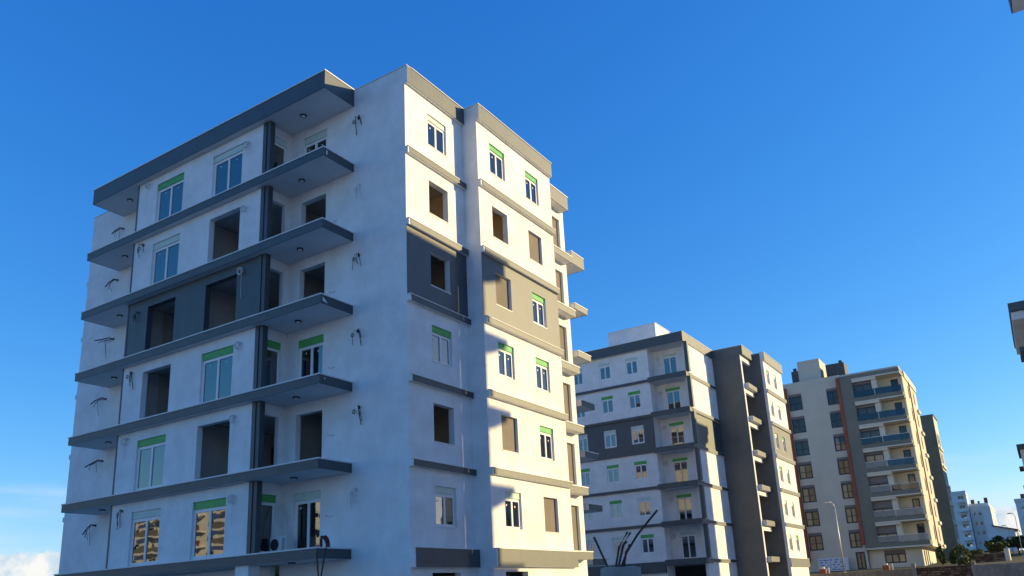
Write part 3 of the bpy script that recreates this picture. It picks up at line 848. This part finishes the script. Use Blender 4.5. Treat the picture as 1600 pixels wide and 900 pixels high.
# chairs on one balcony
for q in range(3):
    zc = ZC[1] + .502; xc = 3.95 + q * .52
    t = empty("balcony_chair", (xc + .2, 86.75, zc)); tag(t, "dark chair behind the grey glass rail of the beige block balcony", "chair", "chairs on a balcony of the beige block")
    part(t, "seat", alu, (xc, xc + .4, 86.55, 86.95, zc + .42, zc + .46)); part(t, "backrest", alu, (xc, xc + .4, 86.91, 86.95, zc + .462, zc + .95))
    for lx in (xc + .02, xc + .35):
        for ly in (86.57, 86.9): part(t, "leg", alu, (lx, lx + .03, ly, ly + .03, zc, zc + .418))
# white and blue banner on posts in front of it
bn = empty("banner", (-4.3, 84.6, 3.0))
tag(bn, "white construction banner with rows of blue print beside the street lamp", "banner")
part(bn, "sheet", mat("banner_white", (0.62, 0.66, 0.74), .7, .1, 2), (-6.05, -2.6, 84.58, 84.62, 3.05, 4.6))
bl = mat("banner_blue", (0.10, 0.20, 0.48), .7, .3, 3)
rr = random.Random(3)
for row in range(5):
    b = MB(); x = -5.9
    while x < -2.9:
        w = rr.uniform(.15, .6); b.box(x, min(x + w, -2.7), 84.572, 84.579, 4.3 - row * .28, 4.3 - row * .28 + rr.uniform(.07, .14)); x += w + rr.uniform(.08, .35)
    b.build("print_row", bl, bn)
for xx in (-6.0, -2.65): part(bn, "post", metalw, (xx - .03, xx + .03, 84.63, 84.69, 2.9, 4.7))

# ------------------------------------------------------------------ simple neighbour blocks
def block(name, label, x0, x1, y0, y1, zb, zt, wm, sm, nf, lev0, wx=None, wy=None, bal=None, group=None, gm=far_glass, fh=3.0, roof=0.5, deep=True):
    """plain apartment block: walls with real openings, floor bands, parapet; wx windows (y ranges) on -x and +x faces, wy (x ranges) on -y face"""
    E = empty(name, ((x0 + x1) / 2, (y0 + y1) / 2, zb))
    tag(E, label, "building", group)
    lv = [lev0 + fh * k for k in range(nf)]
    hx = [(a, c, L + 0.7, L + 2.2) for a, c in (wx or []) for L in lv]
    hy = [(a, c, L + 0.7, L + 2.2) for a, c in (wy or []) for L in lv]
    MB().wall('x', x0, x0 + .25, y0 + .25, y1 - .25, zb, zt, hx).build("wall", wm, E)
    MB().wall('x', x1, x1 - .25, y0 + .25, y1 - .25, zb, zt, hx).build("wall", wm, E)
    MB().wall('y', y0, y0 + .25, x0, x1, zb, zt, hy).build("wall", wm, E)
    MB().wall('y', y1, y1 - .25, x0, x1, zb, zt, hy).build("wall", wm, E)
    for L in lv + [zt - .4]:
        part(E, "floor_slab", roomw, (x0 + .26, x1 - .26, y0 + .26, y1 - .26, L - .2, L))
    for L in lv:
        for a, c in wx or []:
            window(E, x1, (a + c) / 2, L + .7, c - a, 1.5, '+x', 2, .24, .07, pale, pvc, gm, inset=.05)
            window(E, x0, (a + c) / 2, L + .7, c - a, 1.5, '-x', 2, .24, .07, pale, pvc, gm, inset=.05)
        for a, c in wy or []:
            window(E, (a + c) / 2, y0, L + .7, c - a, 1.5, '-y', 2, .24, .07, pale, pvc, gm, inset=.05)
            window(E, (a + c) / 2, y1, L + .7, c - a, 1.5, '+y', 2, .24, .07, pale, pvc, gm, inset=.05)
    part(E, "roof_slab", sm, (x0 - roof, x1 + roof, y0 - roof, y1 + roof, zt + .001, zt + .8))
    for L in lv:
        for (a, b_, c, e_) in bal or []:
            part(E, "balcony_slab", sm, (a, b_, c, e_, L - .37, L))
    return E


# block on the right of the road: its corner throws the shadow on the white building's side
NE = block("apartment_building", "white block whose dark roof overhang pokes into the top corner of sky", 22.5, 36, -6, 21.35, 0, 21.2, white, dark, 6, 3.6,
           wx=[(0, 1.4), (5, 6.4), (12, 13.4), (17, 18.4)], wy=[(26, 27.6), (31, 32.6)], bal=[(22.5, 24.3, 21.352, 22.95)], roof=0.0)
part(NE, "roof_overhang", dark, (22.5, 24.3, 21.36, 22.95, 21.2, 22.0))
part(NE, "bay", white, (20.55, 22.49, -5.0, 9.4, 0, 21.2))
part(NE, "bay_roof_slab", dark, (20.06, 22.48, -5.4, 9.95, 21.21, 22.0))
part(NE, "bay_soffit", soffit, (20.1, 20.54, -5.3, 9.9, 21.15, 21.205))
# unseen block added out of frame to throw shade on the lower rear balconies
NB = block("apartment_building", "unseen white block added across the road to shade the rear balconies", 21.8, 26, 36, 46, 0.2, 19.8, white, dark, 6, 3.6,
           wx=[(37, 38.4), (42, 43.4)], wy=[(22.6, 23.6), (24.2, 25.3)], roof=0.1)
# next one down the road
N2 = block("apartment_building", "white block with dark roof slab behind the street, just entering the sky edge", 19.6, 32, 51.2, 63, 0.5, 20.6, white, dark, 6, 3.6,
           wx=[(52.3, 53.6), (56, 57.4), (60, 61.3)], wy=[(21.5, 23), (26, 27.5)], bal=[(18.75, 19.59, 51.0, 55), (19.5, 24, 50.3, 51.19)], roof=0.0)
part(N2, "roof_slab", dark, (18.62, 32.3, 50.5, 63.2, 21.41, 22.1)); part(N2, "roof_soffit", soffit, (18.7, 19.58, 50.7, 63, 20.75, 21.38))
N3 = block("apartment_building", "narrow pink tinted block with dark eaves far along the road edge", 17.2, 30, 129, 141, 4.5, 20.6, cream, boxgrey, 5, 6.0,
           wx=[(131, 132.4), (136, 137.4)], wy=[(18, 19.3), (22, 23.3)], bal=[(16.6, 17.19, 129.5, 134)], roof=.35)
# sunlit block behind the photographer, mirrored in the lowest windows
RBk = block("apartment_building", "sunlit cream block with white balconies mirrored in the lowest storey windows", -185, -93, -95, -80, 0, 26, white, white, 8, 1.9,
            wx=[(-91, -89.5), (-86, -84.5)], wy=[(-180 + 6 * q, -177.5 + 6 * q) for q in range(14)], bal=[(-182 + 12 * q, -174.5 + 12 * q, -79.999, -78.2) for q in range(7)], roof=.3)
for q in range(7):
    for k in range(8):
        part(RBk, "balcony_rail", rust if q % 2 else taupe, (-182 + 12 * q, -174.5 + 12 * q, -78.3, -78.22, 1.9 + 3 * k + .002, 1.9 + 3 * k + 1.0))

# dark green block behind the beige one
D = empty("apartment_building", (0, 131, 4.3))
tag(D, "tall block with a plain dark green end wall behind the beige block", "building")
MB().wall('y', 122.9, 123.2, -8, 6.4, 4.0, 27).build("end_wall", greenwall, D)
MB().wall('x', 6.38, 6.1, 123.2, 129, 4.0, 26.9, [(a, a + 1.3, 7.4 + 3 * k, 9.2 + 3 * k) for a in (124.4, 126.6) for k in range(6)]).build("side_wall", beige, D)
for k in range(6):
    for a in (124.4, 126.6): window(D, 6.38, a + .65, 7.4 + 3 * k, 1.3, 1.8, '+x', 2, .3, .08, lilac, alu, far_glass)
    part(D, "balcony_slab", cream, (6.39, 6.6, 124, 128.4, 6.5 + 3 * k, 6.9 + 3 * k))
part(D, "roof_slab", greenwall, (-8.1, 6.5, 123.21, 129.1, 26.91, 27.15)); part(D, "wall", beige, (-8, 6.09, 128.7, 129, 4, 26.9), (-8, -7.7, 123.21, 128.69, 4, 26.9))

# far white blocks
FE = block("apartment_building", "far white block with a column of stacked balconies beside dark green wall", -7.5, -0.8, 278, 292, 9, 27.6, bluewhite, bluewhite, 6, 10, wx=[(280, 281.6), (288, 289.6)], wy=[(-6.8, -5.6), (-2.9, -1.1)],
           bal=[(-3.1, -0.9, 276.6, 277.99)], roof=.2)
part(FE, "chimney", tile, (-6, -4.6, 281, 282.5, 28.45, 29.6)); part(FE, "side_fin", bluewhite, (-.8, -.3, 277.4, 277.99, 9, 28.4))
FF = block("apartment_building", "far white stepped block with sunlit end wall and roof chimneys", -0.2, 5.2, 280, 322, 9.2, 23.3, bluewhite, bluewhite, 4, 10.5, wx=[(283, 284.5), (290, 291.5)], wy=[(0.6, 1.4), (2.0, 3.0)], roof=.15)
part(FF, "bay", bluewhite, (3.4, 5.6, 277.5, 279.99, 9.2, 23.0)); part(FF, "chimney", tile, (0.4, 1.4, 282, 283, 24.15, 25.6)); part(FF, "chimney", tile, (4.2, 5.2, 282, 283, 24.15, 25.9)); part(FF, "chimney", tile, (2.2, 2.8, 284, 285, 24.15, 25.2))
FG = block("apartment_building", "far white block above the trees at the end of the road", 12.7, 26, 279, 292, 9.2, 23.6, bluewhite, bluewhite, 4, 11, wx=[(281, 282.5), (287, 288.5)], wy=[(13.9, 15), (17, 18.2), (20, 21.5)], roof=.2)
part(FG, "chimney", tile, (14.4, 15.5, 282, 283, 24.45, 26))
H = empty("house", (10.2, 225, 7.2))
tag(H, "small far white house with a dark pitched roof between white blocks", "house")
def wedge(name, m, x0, x1, y0, y1, z0, zl, zr, parent, zb2=None):
    b = MB()
    bl, br = (z0, z0) if zb2 is None else zb2
    b.v += [(x0, y0, bl), (x1, y0, br), (x1, y1, br), (x0, y1, bl), (x0, y0, zl), (x1, y0, zr), (x1, y1, zr), (x0, y1, zl)]
    b.f += [(0, 3, 2, 1), (4, 5, 6, 7), (0, 1, 5, 4), (1, 2, 6, 5), (2, 3, 7, 6), (3, 0, 4, 7)]
    return b.build(name, m, parent)
wedge("wall", bluewhite, 7.9, 12.3, 220, 230, 7.0, 13.6, 12.4, H)
wedge("roof", boxgrey, 7.5, 13.2, 219.4, 230.6, 0, 13.98, 12.42, H, (13.73, 12.17))
window(H, 10.9, 219.98, 8.2, 1.2, 2.6, '-y', 2, 0, .1, pale, alu, far_glass, inset=-0.03)
part(H, "porch_post", alu, (12.6, 12.75, 219.8, 219.95, 7.0, 12.2))

# ------------------------------------------------------------------ walls at the road
wallc = mat("rendered_garden_wall", (0.27, 0.235, 0.19), .95, .35, 1.2, .5, 10, .7)
def garden_wall(name, label, x0, x1, y, zt, m, posts=(), cat="wall"):
    W = empty(name, ((x0 + x1) / 2, y, gz(y - .3)))
    tag(W, label, cat)
    part(W, "wall_panel", m, (x0, x1, y, y + .3, gz(y - .3) - .3, zt))
    for px, ph in posts: part(W, "post", concrete, (px - .16, px + .16, y - .06, y - .004, gz(y - .3) - .3, ph), (px - .16, px + .16, y + .0, y + .36, zt + .002, ph))
    return W


w1 = garden_wall("garden_wall", "stained brown rendered wall in front of the beige block", -8, 7.2, 62, 2.56, wallc, [(7.2, 3.0)])
w3 = garden_wall("garden_wall", "long grey concrete wall beside the rubble wall at the road end", 12.1, 24, 62, 2.56, concrete, [(11.98, 2.85), (16.5, 2.6)])
sw = empty("rubble_wall", (9.6, 62, 1.0)); tag(sw, "brown rubble stone wall between two concrete posts", "wall")
mortar = mat("mortar", (0.13, 0.10, 0.08), .95, .3, 3, .6, 12)
part(sw, "wall_core", mortar, (7.38, 11.8, 62.03, 62.3, 0.8, 2.62))
stones = [mat("rubble_stone_" + n, c, .9, .35, 3, .7, 9) for n, c in (("brown", (.20, .115, .07)), ("tan", (.30, .21, .13)), ("dark", (.11, .08, .065)))]
def rubble(parent, x0, x1, y, z0, z1, size, seed):
    rn = random.Random(seed)
    bs = [MB(), MB(), MB()]
    z = z0
    while z < z1:
        h = size * rn.uniform(.6, 1.1); x = x0
        while x < x1:
            w = size * rn.uniform(.7, 1.9); e = min(x + w, x1); dp = rn.uniform(.03, .09)
            b = bs[rn.choice((0, 0, 1, 1, 2))]; i = len(b.v); q = size * .12
            zz0, zz1 = z + .015, min(z + h, z1) - .015
            j = lambda: rn.uniform(-q * .5, q * .5)
            b.v += [(x + .015, y + .03, zz0), (e - .015, y + .03, zz0), (e - .015, y + .03, zz1), (x + .015, y + .03, zz1)]
            b.v += [(x + .015 + q + j(), y - dp, zz0 + q + j()), (e - .015 - q + j(), y - dp, zz0 + q + j()), (e - .015 - q + j(), y - dp, zz1 - q + j()), (x + .015 + q + j(), y - dp, zz1 - q + j())]
            b.f += [(i + 4, i + 5, i + 6, i + 7), (i, i + 1, i + 5, i + 4), (i + 1, i + 2, i + 6, i + 5), (i + 2, i + 3, i + 7, i + 6), (i + 3, i, i + 4, i + 7)]
            x = e
        z += h
    for b, m in zip(bs, stones):
        if b.f: tag(b.build("stones", m, parent), None, None, kind="stuff")
rubble(sw, 7.4, 11.78, 62.0, .8, 2.64, .26, 1)
s2 = empty("rubble_wall", (13.1, 88, 3.0)); tag(s2, "farther rubble wall with a sunlit plastered end by bushes", "wall")
part(s2, "wall_core", mortar, (10.6, 13.6, 88.03, 88.5, 2.6, 4.05)); rubble(s2, 10.6, 13.6, 88.0, 2.6, 4.05, .34, 2)
part(s2, "plastered_end", cream, (13.62, 14.1, 87.95, 90.5, 2.6, 4.5))
# posts and small bins behind the wall
for i, (x, y, m, lab) in enumerate([(-1.6, 66, rust, "rust brown waste bin behind the wall near the banner"), (4.3, 66, rust, "rust brown waste bin behind the wall under the wide ground floor window")]):
    t = empty("waste_bin", (x, y, gz(y))); tag(t, lab, "bin", "bins behind the wall")
    z = gz(y)
    part(t, "body", m, (x - .28, x + .28, y - .28, y + .28, z, z + .62)); part(t, "lid", cream, (x - .16, x + .16, y - .16, y + .16, z + .622, z + .82))
    bo = empty("bollard", (x + .55, y, z)); tag(bo, "short white bollard beside the rust bin near the " + ("banner" if i == 0 else "wide ground floor window"), "bollard")
    part(bo, "post", railm, (x + .5, x + .62, y - .06, y + .06, z, z + .7)); part(bo, "cap", railm, (x + .48, x + .64, y - .08, y + .08, z + .702, z + .75))

# street lamps
def lamp(x, y, h, arm, label, r0=.09):
    z = gz(y)
    t = empty("street_lamp", (x, y, z)); tag(t, label, "street lamp")
    MB().tube([(x, y, z), (x, y, z + h)], r0, 10, r0 * .6).build("pole", metalw, t, True)
    MB().tube([(x, y, z + h), (x - arm * .35, y, z + h + .35), (x - arm, y, z + h + .55)], r0 * .55, 8).build("arm", metalw, t, True)
    part(t, "lamp_head", metalw, (x - arm - .55, x - arm + .05, y - .14, y + .14, z + h + .50, z + h + .62))
    MB().disc((x, y, z), r0 * 2, .06, 12).build("base", metalw, t)
lamp(-0.35, 70, 6.75, .35, "tall pale street lamp with short bent arm before the beige block")
lamp(15.0, 110, 5.2, .3, "far street lamp standing taller beside the dark trees", .07)
lamp(13.2, 135, 4.0, .3, "far short street lamp standing nearer the small house", .07)

# ------------------------------------------------------------------ vegetation
leafm = []
for n, c in (("dark", (.036, .062, .024)), ("mid", (.065, .10, .032)), ("light", (.12, .15, .045))):
    leafm.append(mat("leaf_" + n, c, .7, .35, 4))
def leaves(name, parent, m, blobs, n, size, seed):
    rn = random.Random(seed); b = MB()
    for _ in range(n):
        cx, cy, cz, rx, rz_ = rn.choice(blobs)
        v = Vector((rn.gauss(0, 1), rn.gauss(0, 1), rn.gauss(0, 1))).normalized() * (rn.random() ** .45)
        c = Vector((cx + v.x * rx, cy + v.y * rx, cz + v.z * rz_))
        a = Vector((rn.uniform(-1, 1), rn.uniform(-1, 1), rn.uniform(-1, 1))).normalized(); e = a.cross(Vector((rn.uniform(-1, 1), rn.uniform(-1, 1), rn.uniform(-1, 1)))).normalized()
        s = size * rn.uniform(.6, 1.4)
        b.quad(tuple(c - a * s), tuple(c + e * s * .55), tuple(c + a * s), tuple(c - e * s * .55))
    o = b.build(name, m, parent)
    o["kind"] = "stuff"
    return o
def plant(name, cat, label, x, y, h, rx, mi, n, size, seed, group=None, trunk=True):
    z = gz(y); rn = random.Random(seed)
    t = empty(name, (x, y, z)); tag(t, label, cat, group)
    blobs = []
    base = .25 if trunk else .05
    for k in range(7):
        f = rn.random(); blobs.append((x + rn.uniform(-.55, .55) * rx, y + rn.uniform(-.55, .55) * rx, z + h * (base + .1 + f * (.8 - base)), rx * rn.uniform(.35, .62), h * rn.uniform(.14, .26)))
    leaves("crown", t, leafm[mi], blobs, n, size, seed); leaves("crown_shoots", t, leafm[min(2, mi + 1)], blobs, n // 3, size, seed + 1)
    b = MB().tube([(x, y, z - .1), (x + .05 * h * rn.uniform(-1, 1), y, z + h * .4), (x + .04 * h, y, z + h * .75)], .045 * h * (1 if trunk else .5), 7, .01 * h)
    for k in range(4):
        q = blobs[k]; b.tube([(x, y, z + h * .3), ((x + q[0]) / 2, (y + q[1]) / 2, (z + h * .3 + q[2]) / 2 + .05 * h), (q[0], q[1], q[2])], .016 * h, 5, .006 * h)
    b.build("trunk", bark, t)
plant("shrub", "shrub", "upright light green shrub at the corner of the beige block", 7.6, 84, 2.5, .6, 2, 1100, .09, 1, trunk=False)
plant("shrub", "shrub", "dark blue green rounded shrub beside the upright light shrub", 8.9, 86, 1.9, .8, 1, 1200, .13, 2, trunk=False)
plant("shrub", "shrub", "loose yellowish shrub above the rubble stone wall", 10.6, 72, 1.9, .8, 2, 600, .12, 3, trunk=False)
plant("tree", "tree", "small dark tree in front of the far stepped white block", 11.2, 128, 2.9, 1.5, 0, 1800, .15, 4)
plant("shrub", "shrub", "green bush above the farther rubble wall", 12.6, 100, 2.0, 1.3, 1, 800, .16, 5, trunk=False)
plant("shrub", "shrub", "low yellow green bush under the far stacked balconies", 9.8, 104, 1.8, 1.2, 2, 600, .15, 9, trunk=False)
for i, (x, y, h) in enumerate([(14.4, 118, 2.7), (16.4, 112, 3.3), (18.6, 118, 4.0)]):
    plant("tree", "tree", ["dark leafy tree next to the small far house", "dark leafy tree behind the taller far street lamp", "dark leafy tree at the road edge under the far white block"][i], x, y, h, 1.9, 0, 1500, .2, 20 + i, "dark trees along the road")

# ------------------------------------------------------------------ foreground: column stub with starter bars
cs = empty("concrete_column", (13.5, -13.0, 0)); tag(cs, "grey concrete column stub with bent steel starter bars sticking out of its top", "column")
b = MB()
cx, cy = 13.5, -12.85
for sgn in (0,):
    i = 0
    q = R(38)
    cr_ = [(-.19, -.16), (.19, -.16), (.19, .16), (-.19, .16)]
    cr_ = [(cx + a * math.cos(q) - c * math.sin(q), cy + a * math.sin(q) + c * math.cos(q)) for a, c in cr_]
    top = [1.90, 1.88, 1.905, 1.89]
    b.v += [(*p, 0) for p in cr_] + [(*p, t) for p, t in zip(cr_, top)]
    b.f += [(0, 1, 5, 4), (1, 2, 6, 5), (2, 3, 7, 6), (3, 0, 4, 7), (4, 5, 6, 7), (3, 2, 1, 0)]
b.build("shaft", concrete, cs)
def bars(lst, parent, r=.011):
    for pts in lst: MB().tube(pts, r, 7).build("steel_bar", steel, parent)
bars([[(13.44, -12.99, 1.85), (13.33, -13.09, 2.225)], [(13.50, -12.98, 1.85), (13.565, -12.97, 2.1), (13.66, -12.93, 2.255)], [(13.52, -12.96, 1.85), (13.60, -12.94, 2.12), (13.69, -12.92, 2.25)],
      [(13.53, -12.93, 1.85), (13.62, -12.91, 2.04), (13.75, -12.88, 2.22), (13.975, -12.80, 2.47)], [(13.49, -12.90, 1.85), (13.58, -12.92, 2.08), (13.63, -12.90, 2.16)], [(13.55, -12.88, 1.85), (13.60, -12.88, 2.05), (13.64, -12.86, 2.13)]], cs, .012)
rs = empty("steel_bars", (11.69, -15.54, 0)); tag(rs, "pair of thin dark steel bars crossing in front of the lowest loggia slab", "steel bar")
part(rs, "footing", concrete, (11.45, 11.95, -15.75, -15.3, -.2, .25))
bars([[(11.66, -15.55, .2), (11.675, -15.545, 1.91), (11.66, -15.56, 2.13)], [(11.71, -15.53, .2), (11.695, -15.53, 1.91), (11.725, -15.50, 2.17)]], rs, .008)
